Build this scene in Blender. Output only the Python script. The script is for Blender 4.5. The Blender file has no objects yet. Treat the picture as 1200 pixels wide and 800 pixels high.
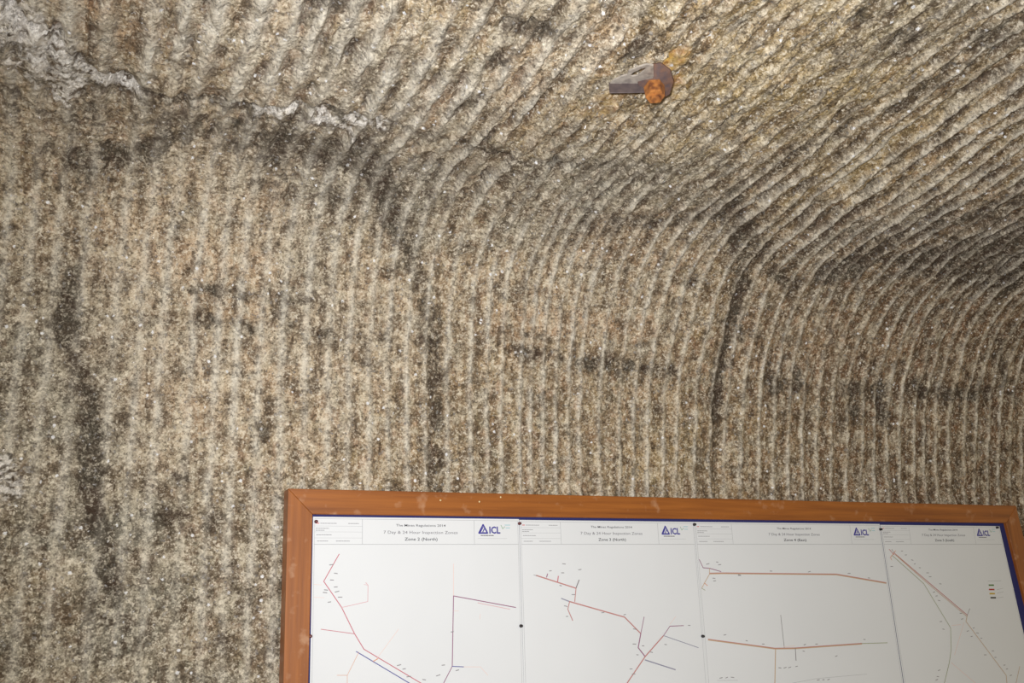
import bpy, bmesh, math, random
import numpy as np
from mathutils import Vector, Matrix

C = bpy.context.scene.collection
scene = bpy.context.scene
PI = math.pi

# ------------------------------------------------------------------ helpers
def link(o, parent=None):
    C.objects.link(o)
    if parent: o.parent = parent
    return o

def tag(o, label=None, cat=None, group=None, kind=None):
    if label: o['label'] = label
    if cat: o['category'] = cat
    if group: o['group'] = group
    if kind: o['kind'] = kind
    return o

def empty(name, loc=(0, 0, 0)):
    o = bpy.data.objects.new(name, None); o.location = loc
    o.empty_display_size = .05
    return link(o)

def mesh_obj(name, bm, mats, parent=None, bevel=0, smooth=False):
    me = bpy.data.meshes.new(name)
    bmesh.ops.recalc_face_normals(bm, faces=bm.faces)
    bm.to_mesh(me); bm.free()
    if not isinstance(mats, (list, tuple)): mats = [mats]
    for m in mats: me.materials.append(m)
    if smooth:
        for p in me.polygons: p.use_smooth = True
    o = link(bpy.data.objects.new(name, me), parent)
    if bevel:
        b = o.modifiers.new('bevel', 'BEVEL'); b.width = bevel; b.segments = 2; b.limit_method = 'ANGLE'
    return o

def prism(bm, pts, y0, y1):
    """closed prism from an outline of (x, z) points between depths y0 and y1"""
    a = [bm.verts.new((x, y0, z)) for x, z in pts]
    b = [bm.verts.new((x, y1, z)) for x, z in pts]
    n = len(pts)
    bm.faces.new(a); bm.faces.new(b[::-1])
    for i in range(n):
        bm.faces.new((a[i], a[(i + 1) % n], b[(i + 1) % n], b[i]))

def nodes(name):
    m = bpy.data.materials.new(name); m.use_nodes = True
    nt = m.node_tree; nt.nodes.clear()
    out = nt.nodes.new('ShaderNodeOutputMaterial')
    b = nt.nodes.new('ShaderNodeBsdfPrincipled')
    nt.links.new(b.outputs[0], out.inputs[0])
    return m, nt, b

def N(nt, typ, **kw):
    n = nt.nodes.new('ShaderNode' + typ)
    for k, v in kw.items():
        if k.startswith('_'): setattr(n, k[1:], v)
        else: n.inputs[k].default_value = v
    return n

def lin(r, g, b):
    f = lambda c: (c / 255 / 12.92) if c / 255 <= .04045 else ((c / 255 + .055) / 1.055) ** 2.4
    return (f(r), f(g), f(b), 1)

def flat(name, rgb, rough=.6, metal=0.):
    m, nt, b = nodes(name)
    b.inputs['Base Color'].default_value = lin(*rgb)
    b.inputs['Roughness'].default_value = rough
    b.inputs['Metallic'].default_value = metal
    return m

# light settings
FLASH_W = 315.
FLASH_AIM = (1.05, 0, .52)
LAMPS = []
AMBIENT = .48
ROCK_GAIN = (1.14, 1.10, 1.06, 1)

# ------------------------------------------------------------------ rock surface: numbers
# cross section (depth y towards the room is negative, height z) at the left and the right of the drive
PROFILE_LEFT = [(.06,-1.865),(.06,.16),(.06,.42),(.035,.62),(0,.74),(-.06,.815),(-.14,.865),(-.24,.893),(-.4,.898),(-.6,.886),(-.8,.9),(-1.,.928),(-1.4,.96),(-3.2,.98)]
PROFILE_RIGHT = [(.06,-1.865),(.06,.05),(.035,.26),(-.01,.43),(-.06,.55),(-.125,.66),(-.2,.74),(-.28,.79),(-.4,.828),(-.55,.855),(-.75,.88),(-1.,.92),(-1.4,.95),(-3.2,.97)]
RIDGES = [-0.725,-0.662,-0.597,-0.511,-0.452,-0.396,-0.321,-0.258,-0.205,-0.144,-0.084,-0.018,0.046,0.105,0.166,0.222,0.279,0.335,0.406,0.471,0.522,0.568,0.629,0.663,0.703,0.746,0.79,0.828,0.897,0.967,1.02,1.07,1.128,1.177,1.246,1.313,1.378,1.434,1.504,1.565,1.627,1.687,1.751,1.816,1.886,1.953,2.014,2.075,2.137,2.213,2.269,2.334,2.391,2.472,2.527,2.596,2.652,2.714]
# cutter head passes along the drive and the marks and painted shade on the rock: (kind, half width, strength, points (x, arc length up the wall and over the roof))
FEATURES = [
    ('dark', 0.022, 0.8, [(-0.617, 2.48), (-0.631, 2.347), (-0.569, 2.197), (-0.537, 2.047), (-0.531, 1.921), (-0.494, 1.798), (-0.469, 1.678)]),
    ('dark', 0.03, 0.35, [(-0.634, 2.962), (-0.634, 2.748), (-0.623, 2.48)]),
    ('dark', 0.03, 0.9, [(-0.624, 2.424), (-0.622, 2.314)]),
    ('dark', 0.025, 0.9, [(-0.55, 2.089), (-0.534, 1.963)]),
    ('dark', 0.035, 0.55, [(0.012, 3.054), (0.148, 2.834), (0.22, 2.709), (0.295, 2.587), (0.358, 2.44), (0.376, 2.289), (0.367, 2.086), (0.365, 1.952)]),
    ('dark', 0.03, 0.8, [(0.11, 2.879), (0.194, 2.732)]),
    ('dark', 0.03, 0.85, [(1.097, 2.95), (1.285, 2.773), (1.331, 2.611), (1.332, 2.464), (1.331, 2.35), (1.334, 2.237)]),
    ('dark', 0.03, 0.4, [(1.334, 2.237), (1.321, 2.014)]),
    ('dark', 0.022, 0.75, [(1.317, 2.392), (1.333, 2.251)]),
    ('dark', 0.04, 0.5, [(1.079, 2.969), (1.079, 3.164), (1.105, 3.337), (1.174, 3.441), (1.233, 3.599), (1.243, 3.737)]),
    ('dark', 0.03, 0.6, [(0.744, 2.82), (0.962, 2.852), (1.079, 2.969)]),
    ('dark', 0.045, 1.0, [(1.627, 2.745), (1.713, 2.802)]),  # start of the right-hand corner shadow, painted dark
    ('dark', 0.03, 0.6, [(1.348, 2.784), (1.526, 2.666)]),
    ('dark', 0.03, 0.55, [(1.347, 2.676), (1.384, 2.498)]),
    ('dark', 0.03, 0.6, [(1.626, 2.761), (1.821, 2.856), (1.957, 2.912)]),  # painted corner shadow, thin part
    ('dark', 0.07, 1.0, [(1.935, 2.896), (2.075, 2.984), (2.138, 3.098)]),  # shadow in the wall-to-roof corner, painted as a broad dark stroke
    ('dark', 0.08, 0.9, [(2.107, 2.919), (2.408, 2.876)]),  # same corner shadow, painted further right
    ('dark', 0.05, 0.6, [(1.712, 2.932), (1.787, 3.072), (1.963, 3.239)]),
    ('dark', 0.02, 0.75, [(-0.316, 2.469), (-0.25, 2.472)]),
    ('dark', 0.02, 0.75, [(-0.304, 2.394), (-0.266, 2.386)]),
    ('dark', 0.018, 0.7, [(-0.193, 2.393), (-0.153, 2.383)]),
    ('dark', 0.02, 0.6, [(-0.066, 2.401), (0.043, 2.387)]),
    ('dark', 0.018, 0.5, [(-0.231, 2.467), (-0.023, 2.473)]),
    ('dark', 0.018, 0.5, [(0.57, 2.445), (0.707, 2.429)]),
    ('dark', 0.022, 0.65, [(0.601, 2.387), (0.754, 2.366)]),
    ('dark', 0.02, 0.75, [(0.825, 2.357), (0.999, 2.361)]),
    ('dark', 0.022, 0.6, [(1.06, 2.354), (1.153, 2.349)]),
    ('dark', 0.02, 0.4, [(0.032, 2.366), (0.334, 2.382)]),
    ('dark', 0.025, 0.8, [(-0.593, 2.777), (-0.52, 2.803), (-0.447, 2.869)]),
    ('dark', 0.03, 0.5, [(-0.695, 2.814), (-0.597, 2.768)]),
    ('dark', 0.045, 0.85, [(-0.183, 2.967), (-0.041, 2.963), (0.06, 2.928)]),  # shade under the seam overhang, painted dark
    ('dark', 0.05, 0.55, [(-0.436, 2.954), (-0.196, 2.976)]),  # painted overhang shade, left part
    ('dark', 0.03, 0.45, [(-0.215, 2.852), (-0.109, 2.766)]),
    ('dark', 0.022, 0.8, [(1.534, 2.388), (1.564, 2.323)]),
    ('dark', 0.02, 0.6, [(1.645, 2.385), (1.653, 2.344)]),
    ('dark', 0.025, 0.8, [(1.901, 2.346), (1.924, 2.271)]),
    ('dark', 0.028, 0.9, [(2.02, 2.354), (2.068, 2.249)]),
    ('dark', 0.02, 0.8, [(2.201, 2.382), (2.252, 2.347)]),
    ('dark', 0.025, 0.7, [(2.337, 2.353), (2.581, 2.368)]),
    ('dark', 0.03, 0.5, [(2.549, 2.575), (2.652, 2.447)]),
    ('dark', 0.03, 0.35, [(1.456, 2.33), (2.719, 2.384)]),
    ('dark', 0.016, 0.8, [(0.167, 3.608), (0.255, 3.603)]),
    ('dark', 0.02, 0.6, [(-0.216, 3.545), (-0.148, 3.53)]),
    ('dark', 0.016, 0.6, [(-0.149, 3.421), (-0.095, 3.427)]),
    ('dark', 0.02, 0.6, [(0.18, 3.3), (0.211, 3.356)]),
    ('dark', 0.02, 0.6, [(0.188, 3.459), (0.209, 3.482)]),
    ('dark', 0.014, 0.7, [(0.861, 3.786), (0.9, 3.762)]),
    ('dark', 0.02, 0.6, [(1.004, 3.75), (1.051, 3.733)]),
    ('dark', 0.03, 0.6, [(1.171, 3.784), (1.204, 3.808)]),
    ('dark', 0.02, 0.8, [(1.067, 3.867), (1.072, 3.883)]),
    ('dark', 0.02, 0.6, [(0.456, 3.602), (0.463, 3.66)]),
    ('dark', 0.02, 0.5, [(0.277, 3.14), (0.399, 3.099)]),
    ('dark', 0.02, 0.6, [(0.471, 3.094), (0.627, 3.111)]),
    ('dark', 0.03, 0.3, [(-0.696, 3.055), (-0.589, 2.979), (-0.519, 3.046)]),
    ('dark', 0.03, 0.5, [(-0.366, 1.871), (-0.242, 1.866)]),
    ('dark', 0.03, 0.5, [(-0.506, 1.659), (-0.446, 1.618)]),
    ('dark', 0.015, 0.6, [(-0.211, 1.58), (-0.202, 1.57)]),
    ('dark', 0.014, 0.6, [(1.128, 2.648), (1.152, 2.639)]),
    ('dark', 0.02, 0.5, [(-0.019, 2.783), (0.033, 2.763)]),
    ('dark', 0.02, 0.6, [(-0.341, 1.968), (-0.32, 1.958)]),
    ('dark', 0.02, 0.6, [(-0.134, 2.111), (-0.117, 2.088)]),
    ('seam', 0.03, 0.9, [(-0.788, 3.228), (-0.695, 3.177), (-0.611, 3.111), (-0.54, 3.079)]),
    ('seam', 0.018, 0.75, [(-0.539, 3.071), (-0.393, 3.089), (-0.261, 3.109)]),
    ('seam', 0.02, 0.85, [(-0.258, 3.092), (-0.105, 3.131), (0.036, 3.154)]),
    ('seam', 0.015, 0.5, [(0.059, 3.153), (0.204, 3.12), (0.414, 3.065)]),
    ('crack', 0.009, 1.0, [(-0.783, 3.35), (-0.71, 3.292), (-0.646, 3.192), (-0.594, 3.119), (-0.54, 3.087), (-0.395, 3.107), (-0.265, 3.128), (-0.118, 3.186), (0.055, 3.163)]),
    ('crack', 0.006, 0.6, [(0.055, 3.163), (0.199, 3.135), (0.41, 3.074), (0.556, 3.064)]),
    ('crack', 0.006, 0.6, [(-0.799, 3.014), (-0.749, 2.959), (-0.696, 2.905), (-0.586, 2.904)]),
    ('dark', 0.025, 0.5, [(-0.783, 3.334), (-0.695, 3.268), (-0.54, 3.087)]),
    ('white', 0.045, 1.0, [(-0.778, 3.294), (-0.733, 3.267), (-0.703, 3.24)]),
    ('white', 0.02, 0.8, [(-0.645, 3.076), (-0.671, 3.026)]),
    ('light', 0.35, 0.4, [(-0.567, 2.641), (-0.184, 2.673), (0.119, 2.542)]),
    ('light', 0.1, 0.5, [(-0.5, 2.584), (-0.495, 2.27)]),
    ('pink', 0.06, 0.5, [(-0.392, 2.552), (-0.168, 2.533)]),
    ('grey', 0.05, 0.5, [(0.232, 2.913), (0.262, 2.634)]),
    ('white', 0.03, 0.6, [(-0.695, 3.197), (-0.646, 3.138)]),
    ('white', 0.016, 0.9, [(-0.608, 3.117), (-0.567, 3.097), (-0.536, 3.081)]),
    ('white', 0.016, 0.7, [(-0.777, 3.14), (-0.72, 3.141)]),
    ('white', 0.03, 0.45, [(-0.729, 3.1), (-0.671, 3.085)]),
    ('white', 0.016, 0.8, [(-0.258, 3.111), (-0.18, 3.147)]),
    ('white', 0.018, 1.0, [(-0.128, 3.141), (-0.091, 3.142)]),
    ('white', 0.018, 0.7, [(-0.068, 3.148), (0.032, 3.168)]),
    ('white', 0.012, 0.6, [(-0.055, 3.102), (-0.022, 3.075)]),
    ('white', 0.03, 0.7, [(-0.737, 1.987), (-0.711, 1.937)]),
    ('ochre', 0.25, 0.5, [(0.55, 3.648), (0.769, 3.621), (0.9, 3.67)]),
    ('ochre', 0.15, 0.6, [(0.789, 3.528), (0.937, 3.563)]),
    ('ochre', 0.12, 0.4, [(1.247, 3.155), (1.383, 3.3)]),
    ('ochre', 0.3, 0.35, [(0.894, 3.731), (1.224, 3.732), (1.519, 3.575)]),
    ('ochre', 0.12, 0.3, [(-0.012, 3.6), (0.1, 3.599), (0.185, 3.667)]),
    ('ochre', 0.08, 0.5, [(1.278, 3.253), (1.329, 3.325)]),
    ('ochre', 0.2, 0.25, [(1.474, 2.075), (2.701, 2.118)]),
    ('ochre', 0.1, 0.4, [(1.074, 2.061), (1.202, 2.12)]),
    ('rust', 0.02, 0.9, [(0.551, 3.559), (0.561, 3.605)]),
    ('rust', 0.014, 0.8, [(0.554, 3.613), (0.562, 3.626)]),
    ('rust', 0.015, 0.4, [(0.526, 3.48), (0.502, 3.378)]),
    ('rust', 0.015, 0.5, [(0.604, 3.52), (0.594, 3.483)]),
    ('rust', 0.015, 0.3, [(0.491, 3.48), (0.466, 3.385)]),
    ('rust', 0.02, 0.3, [(0.606, 3.498), (0.637, 3.482)]),
    ('light', 0.3, 0.55, [(-0.475, 2.271), (-0.262, 2.568), (-0.097, 2.517)]),
    ('light', 0.2, 0.5, [(-0.404, 2.142), (-0.102, 2.183), (0.132, 2.321)]),
    ('light', 0.2, 0.4, [(0.687, 2.601), (0.966, 2.573)]),
    ('light', 0.08, 0.5, [(-0.491, 2.473), (-0.302, 2.517)]),
    ('light', 0.1, 0.4, [(0.204, 3.539), (0.327, 3.452)]),
    ('light', 0.12, 0.4, [(-0.326, 3.471), (-0.122, 3.487)]),
    ('light', 0.06, 0.5, [(-0.117, 2.684), (-0.053, 2.72)]),
    ('pink', 0.04, 0.6, [(0.568, 2.471), (0.813, 2.478), (1.041, 2.482)]),
    ('pink', 0.03, 0.6, [(0.599, 2.408), (0.681, 2.409)]),
    ('pink', 0.05, 0.5, [(0.239, 3.506), (0.276, 3.471)]),
    ('pink', 0.04, 0.5, [(0.357, 3.637), (0.411, 3.592)]),
    ('pink', 0.035, 0.6, [(-0.172, 2.741), (-0.134, 2.72)]),
    ('pink', 0.03, 0.6, [(-0.318, 2.434), (-0.161, 2.427)]),
    ('pink', 0.05, 0.3, [(-0.547, 2.644), (-0.463, 2.634)]),
    ('pink', 0.04, 0.6, [(0.121, 3.256), (0.126, 3.3)]),
    ('pink', 0.06, 0.4, [(0.795, 2.764), (0.957, 2.755)]),
    ('pink', 0.1, 0.3, [(1.391, 2.469), (1.876, 2.451), (2.463, 2.567)]),
    ('pink', 0.03, 0.5, [(-0.627, 3.377), (-0.604, 3.373)]),
    ('pink', 0.03, 0.5, [(-0.553, 3.3), (-0.538, 3.318)]),
    ('pink', 0.05, 0.4, [(-0.427, 2.185), (-0.299, 2.148)]),
    ('pink', 0.05, 0.3, [(-0.153, 2.298), (-0.081, 2.232)]),
    ('grey', 0.3, 0.7, [(-0.714, 2.123), (-0.61, 1.798), (-0.549, 1.526)]),
    ('grey', 0.25, 0.55, [(-0.376, 1.716), (-0.127, 1.67), (-0.223, 1.49)]),
    ('grey', 0.14, 0.4, [(0.096, 2.963), (0.409, 2.836), (0.576, 2.916)]),
    ('grey', 0.12, 0.6, [(0.546, 2.983), (0.784, 2.995), (0.889, 3.071)]),
    ('grey', 0.05, 0.6, [(1.232, 3.815), (1.292, 3.784)]),
    ('grey', 0.08, 0.5, [(0.92, 3.824), (1.036, 3.786)]),
    ('grey', 0.06, 0.5, [(1.647, 3.034), (1.734, 3.121)]),
    ('grey', 0.04, 0.6, [(1.466, 2.851), (1.559, 2.944)]),
    ('grey', 0.12, 0.35, [(-0.745, 2.444), (-0.69, 2.254)]),
    ('grey', 0.1, 0.4, [(0.23, 3.655), (0.319, 3.709)]),
    ('grey', 0.08, 0.4, [(-0.083, 3.351), (0.129, 3.32)]),
    ('grey', 0.1, 0.4, [(-0.013, 2.755), (-0.027, 2.525)]),
    ('smooth', 0.28, 0.9, [(0.587, 3.684), (0.769, 3.621), (0.921, 3.642)]),
    ('smooth', 0.12, 0.6, [(0.546, 2.983), (0.784, 2.995), (0.889, 3.071)]),
    ('smooth', 0.3, 0.45, [(-0.714, 2.123), (-0.61, 1.798), (-0.549, 1.526)]),
    ('smooth', 0.15, 0.4, [(-0.335, 1.695), (-0.243, 1.492)]),
    ('smooth', 0.3, 0.3, [(-0.694, 2.788), (-0.418, 2.791)]),
    ('smooth', 0.12, 0.4, [(1.709, 2.498), (1.915, 2.454)]),
    ('smooth', 0.1, 0.5, [(0.029, 3.588), (0.167, 3.621)]),
    ('smooth', 0.06, 0.5, [(0.368, 3.117), (0.598, 3.076)]),
    ('bump', 0.09, 0.6, [(0.51, 3.713), (0.75, 3.649), (0.937, 3.563)]),
]


def curve_pts(P, n=24):
    P = np.array(P, float); Q = np.vstack([2*P[0]-P[1], P, 2*P[-1]-P[-2]]); out = []
    for i in range(1, len(Q)-2):
        t = np.linspace(0, 1, n, endpoint=False)[:, None]
        a, b, c, d = Q[i-1:i+3]
        m1 = (c-a)/2; m2 = (d-b)/2; L = np.linalg.norm(c-b)
        m1 = m1*min(1, L/(np.linalg.norm(m1)+1e-9)); m2 = m2*min(1, L/(np.linalg.norm(m2)+1e-9))
        out.append((2*t**3-3*t**2+1)*b+(t**3-2*t**2+t)*m1+(-2*t**3+3*t**2)*c+(t**3-t**2)*m2)
    return np.vstack(out+[P[-1:]])

def arc(P):
    c = curve_pts(P)
    return np.r_[0, np.cumsum(np.linalg.norm(np.diff(c, axis=0), axis=1))], c
SL, CL = arc(PROFILE_LEFT); SR, CR = arc(PROFILE_RIGHT)

def profile(u, s):
    t = np.clip((u-.2)/1.2, 0, 1); t = t*t*(3-2*t)
    y = (1-t)*np.interp(s, SL, CL[:, 0])+t*np.interp(s, SR, CR[:, 0])
    z = (1-t)*np.interp(s, SL, CL[:, 1])+t*np.interp(s, SR, CR[:, 1])
    return y, z

def gnoise(x, y, seed=0):
    """2-D gradient noise, about -1..1"""
    xi = np.floor(x).astype(np.int64); yi = np.floor(y).astype(np.int64)
    xf = x-xi; yf = y-yi
    u = xf*xf*xf*(xf*(xf*6-15)+10); v = yf*yf*yf*(yf*(yf*6-15)+10)
    def g(ix, iy, dx, dy):
        h = (ix*374761393+iy*668265263+seed*974634777) & 0xffffffff
        h = ((h ^ (h >> 13))*1274126177) & 0xffffffff
        h = h ^ (h >> 16)
        a = (h & 0xffff)*(2*PI/65536)
        return np.cos(a)*dx+np.sin(a)*dy
    n = (g(xi, yi, xf, yf)*(1-u)+g(xi+1, yi, xf-1, yf)*u)*(1-v)+(g(xi, yi+1, xf, yf-1)*(1-u)+g(xi+1, yi+1, xf-1, yf-1)*u)*v
    return n*1.5

def fbm(x, y, oct=4, seed=0, gain=.5):
    a = 1; t = 0; f = 1; w = 0
    for i in range(oct):
        t = t+a*gnoise(x*f+i*17.3, y*f-i*9.1, seed+i); w += a; a *= gain; f *= 2.03
    return t/w

def sstep(a, b, x):
    t = np.clip((x-a)/(b-a), 0, 1)
    return t*t*(3-2*t)

def stretch(segs):
    out = []
    for a, b, st in segs:
        out.append(np.arange(a, b, st))
    out.append([segs[-1][1]])
    return np.concatenate(out)

def facets(x, y, seed=0):
    """broken rock: every cell is a chip tilted its own way; returns height and a random number per chip"""
    xi = np.floor(x).astype(np.int64); yi = np.floor(y).astype(np.int64)
    best = np.full(x.shape, 9.); hh = np.zeros_like(x); rr = np.zeros_like(x)
    for dx in (-1, 0, 1):
        for dy in (-1, 0, 1):
            ix = xi+dx; iy = yi+dy
            k = (ix*374761393+iy*668265263+seed*974634777) & 0xffffffff
            k = ((k ^ (k >> 13))*1274126177) & 0xffffffff
            k = k ^ (k >> 16)
            a = (k & 255)/255.; b = ((k >> 8) & 255)/255.; c = ((k >> 16) & 255)/255.; d = ((k >> 24) & 255)/255.
            px = x-ix-a; py = y-iy-b
            q = px*px+py*py
            m = q < best
            best = np.where(m, q, best)
            ang = c*2*PI
            hh = np.where(m, (np.cos(ang)*px+np.sin(ang)*py)*(.4+.6*d)+(d-.5)*.35, hh)
            rr = np.where(m, d, rr)
    return hh, rr

us = stretch([(-2.6, -1.1, .02), (-1.1, 3.2, .003), (3.2, 5.2, .02)])
sv = stretch([(0, 1.25, .02), (1.25, 4.15, .0028), (4.15, 5.4, .02)])
U, S = np.meshgrid(us, sv, indexing='xy')          # rows = s
fine = ((U > -1.1) & (U < 3.2) & (S > 1.25) & (S < 4.15)).astype(float)
Y0, Z0 = profile(U, S)
# normal of the smooth surface towards the room
dY = np.gradient(Y0, axis=0)/np.gradient(S, axis=0); dZ = np.gradient(Z0, axis=0)/np.gradient(S, axis=0)
L = np.sqrt(dY**2+dZ**2)+1e-9
NY, NZ = -dZ/L, dY/L

# strokes of the cutter run longer overhead
sn = lambda q: q-.45*np.maximum(0, q-2.72)
Sn = sn(S)
# masks from the list of marks
kinds = sorted({f[0] for f in FEATURES})
M = {k: np.zeros_like(U) for k in kinds}; halo = np.zeros_like(U)
wu = .018*fbm(U*14, Sn*14, 3, 50)+.008*fbm(U*55, Sn*55, 2, 53); ws = .018*fbm(U*14, Sn*14, 3, 60)+.008*fbm(U*55, Sn*55, 2, 63)
for kind, hw, st, pts in FEATURES:
    pad = hw*3.6+.05
    pu = [p[0] for p in pts]; ps = [p[1] for p in pts]
    i0, i1 = np.searchsorted(us, [min(pu)-pad, max(pu)+pad]); j0, j1 = np.searchsorted(sv, [min(ps)-pad, max(ps)+pad])
    if i1 <= i0 or j1 <= j0: continue
    k = 1. if kind != 'crack' else .5
    uu = U[j0:j1, i0:i1]+wu[j0:j1, i0:i1]*k; vv = Sn[j0:j1, i0:i1]+ws[j0:j1, i0:i1]*k
    d = np.full(uu.shape, 9.)
    if len(pts) == 1: pts = pts*2
    pts = [(p[0], float(sn(p[1]))) for p in pts]
    for (ax, ay), (bx, by) in zip(pts[:-1], pts[1:]):
        vx, vy = bx-ax, by-ay; q = vx*vx+vy*vy+1e-9
        t = np.clip(((uu-ax)*vx+(vv-ay)*vy)/q, 0, 1)
        d = np.minimum(d, np.hypot(uu-ax-t*vx, vv-ay-t*vy))
    m = st*(1-sstep(hw*.35, hw*1.6, d))
    T = M[kind][j0:j1, i0:i1]
    M[kind][j0:j1, i0:i1] = 1-(1-T)*(1-m)
    if kind == 'dark': halo[j0:j1, i0:i1] = 1-(1-halo[j0:j1, i0:i1])*(1-.5*st*(1-sstep(0, hw*2.4+.015, d)))

roof = sstep(2.65, 2.95, S)
# --- cutter ridges: cusps between hollow grooves
R = list(RIDGES)
rnd = random.Random(4)
while R[0] > -2.8: R.insert(0, R[0]-.062*rnd.uniform(.85, 1.15))
while R[-1] < 5.5: R.append(R[-1]+.063*rnd.uniform(.85, 1.15))
R = np.array(R)
Uw = U+.009*fbm(U*2.3, Sn*3.1, 2, 7)+.004*fbm(U*9, Sn*16, 2, 8)*(1+roof)
idx = np.clip(np.searchsorted(R, Uw)-1, 0, len(R)-2)
a = R[idx]; b = R[idx+1]; wdt = b-a
t = (Uw-a)/wdt
scal = 4*t*(1-t)                                  # 0 on a ridge, 1 in the middle of a groove
edge = np.minimum(t, 1-t)*wdt                     # metres from the nearest ridge
ridgeid = np.where(t < .5, idx, idx+1)
hashr = np.modf(np.abs(np.sin(np.arange(len(R))*12.9898)*43758.5453))[0]
rs = hashr[ridgeid]
brk = fbm(U*3+rs*31, Sn*5+rs*77, 3, 20)            # each ridge comes and goes along its length
left = 1-sstep(-.2, .5, U)
ribamp = (.0085+.0035*roof+.0045*sstep(.5, 1.6, U)*roof)*(1+.6*brk)*(1-.35*left)*(1-.8*M['smooth'])
ribamp = np.maximum(ribamp, .0015)
scal_soft = (1-roof*.8)*np.power(scal, .8)+roof*.8*sstep(.15, .95, scal)
h = -ribamp*(scal_soft-.35)
# second, smaller cusp inside the wider grooves
h += .0025*np.exp(-((t-.45-.2*rs)*wdt/.006)**2)*(1-M['smooth'])*np.clip(brk+.4, 0, 1)
# --- body of the rock
h += .016*fbm(U*2.2, Sn*2.6, 3, 30)
h += (.0075+.004*roof)*fbm(U*11, Sn*9, 3, 33)
crumb = fbm(U*42, Sn*36, 3, 36)
h += (.003+.002*roof)*crumb*(1+.6*M['smooth'])
wx = U+.006*gnoise(U*40, Sn*40, 81); wy = Sn+.006*gnoise(U*40, Sn*40, 82)
f1, r1 = facets(wx*34, wy*28, 1); f2, r2 = facets(wx*80, wy*75, 2); f3, r3 = facets(U*165, Sn*165, 3)
h += (.0034+.0034*roof)*f1*(1+.8*M['smooth'])*(1+.8*fbm(U*5, Sn*5, 2, 83))*(1-.35*roof*sstep(.4, 1., U))
h += (.0032+.001*roof)*f2+.0017*f3
# pick marks: pits strung along the grooves, mostly overhead
pit = sstep(.0, .42, gnoise(U*13+rs*9, Sn*(26-9*roof)+idx*3.7, 44))*sstep(.25, .9, scal)*(.55+.45*roof)*(1-.65*M['smooth'])
pit2 = np.clip(gnoise(U*30, Sn*34, 46)-.3, 0, 1)
h -= (.003+.0085*roof)*pit+.006*pit2
# --- grooves between neighbouring passes of the cutter, clayey and shaded bands, cracks and the white seam
for bu, dp in ((-.53, .02), (.40, .016), (1.37, .028), (2.32, .022), (3.3, .02)):
    h -= dp*np.exp(-((Uw-bu+.03*roof)/.045)**2)*(.5+.5*sstep(1.6, 2.1, S))*(.75+.5*brk)
h -= .012*M['dark']*(.7+.8*fbm(U*20, Sn*20, 2, 70))
h -= .008*M['crack']+.004*M['seam']
h += .012*M['white']*(fbm(U*40, Sn*40, 3, 72)+.2)
h += .02*M['bump']*(.6+fbm(U*9, Sn*12, 3, 74))
h *= np.where(fine > 0, 1, .75)

BY, BZ = 0., 0.
Yd = Y0+NY*h; Zd = Z0+NZ*h
# keep the rock behind the notice board from poking through it
keep = (Zd < .09) & (U > -.12) & (U < 2.75) & (Zd > -1.05)
Yd = np.where(keep, np.maximum(Yd, .046), Yd)
Xd = U+.0015*gnoise(U*90, Sn*90, 90)

# --- mineral colour masks, corner and overhang shade painted into the dark one
pwid = .0078+.003*left+.0055*roof*(1-sstep(.2, 1.6, U))
powder = np.exp(-(edge/pwid)**2)*np.clip(.75+.9*brk, 0, 1.3)*(1-.75*M['smooth'])
powder *= np.clip(.75+.75*fbm(U*30, Sn*22, 2, 95), 0, 1.25)*(1+.35*roof)*(1+.1*left)
blotch = fbm(U*7, Sn*9, 4, 97)
rag = .55*fbm(U*16, Sn*16, 4, 99, .65)+.25*(r2-.5)
loose = sstep(.30, .62, fbm(U*9+4, Sn*13, 4, 98, .6)*.9+.22*(scal-.5)+.15*(r1-.5))*(.5+.4*sstep(.8, 1.6, U))
groove = (1-.5*sstep(0, .6, U))+.5*sstep(0, .6, U)*sstep(.1, .75, scal)
clay_shade = sstep(.03, .5, M['dark'])*sstep(.2, .85, M['dark']*.8+.12+rag*1.2)*np.clip(.4+M['dark'], 0, 1)*groove
clay_shade = 1-(1-clay_shade)*(1-halo*sstep(.1, .8, .45+rag)*groove)
clay_shade = 1-(1-clay_shade)*(1-.7*loose)*(1-.75*pit2)*(1-pit*(.3+.55*roof*sstep(-.2, .9, U)))
clay_shade = np.clip(np.maximum(clay_shade*(1-.45*np.clip(powder, 0, 1)), M['crack']*1.25*(.75+.5*rag)), 0, 1)
clay_shade = np.clip(np.maximum(clay_shade, M['seam']*sstep(.25, .6, M['seam']*.6+rag+.1)), 0, 1)
russet = sstep(.9, 2.2, U)*(.35+.65*sstep(.2, .9, scal))*(1-.35*roof)
attrC = np.stack([np.clip(pit*(.6+.8*fbm(U*8, Sn*8, 3, 110)), 0, 1), np.clip(russet*(.8+.6*blotch), 0, 1), np.clip(.5+.5*(.55*(r2-.5)+.45*(r3-.5))*2, 0, 1), np.clip(.5+.62*fbm(U*40+rs*20, Sn*10, 4, 120, .6)+.38*fbm(U*22, Sn*20, 2, 125), 0, 1)], -1)
white = np.sqrt(M['white'])*sstep(.46, .60, M['white']*.45+.30+.9*fbm(U*34, Sn*75, 4, 101, .65)+.3*(r3-.5))
clay_shade = np.clip(np.maximum(clay_shade, sstep(.1, .5, M['white'])*.75*(1-white)), 0, 1)
attrA = np.stack([np.clip(powder, 0, 1), clay_shade, white, np.clip(M['ochre']*(1+.8*blotch), 0, 1)], -1)
attrB = np.stack([np.clip(M['light']*(1+.6*blotch), 0, 1), np.clip(M['grey']*(1+.8*fbm(U*6, Sn*8, 3, 103)), 0, 1), np.clip(M['pink']*(1+.6*blotch), 0, 1), np.clip(M['rust']*sstep(-.25, .25, rag+.12), 0, 1)], -1)

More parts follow.
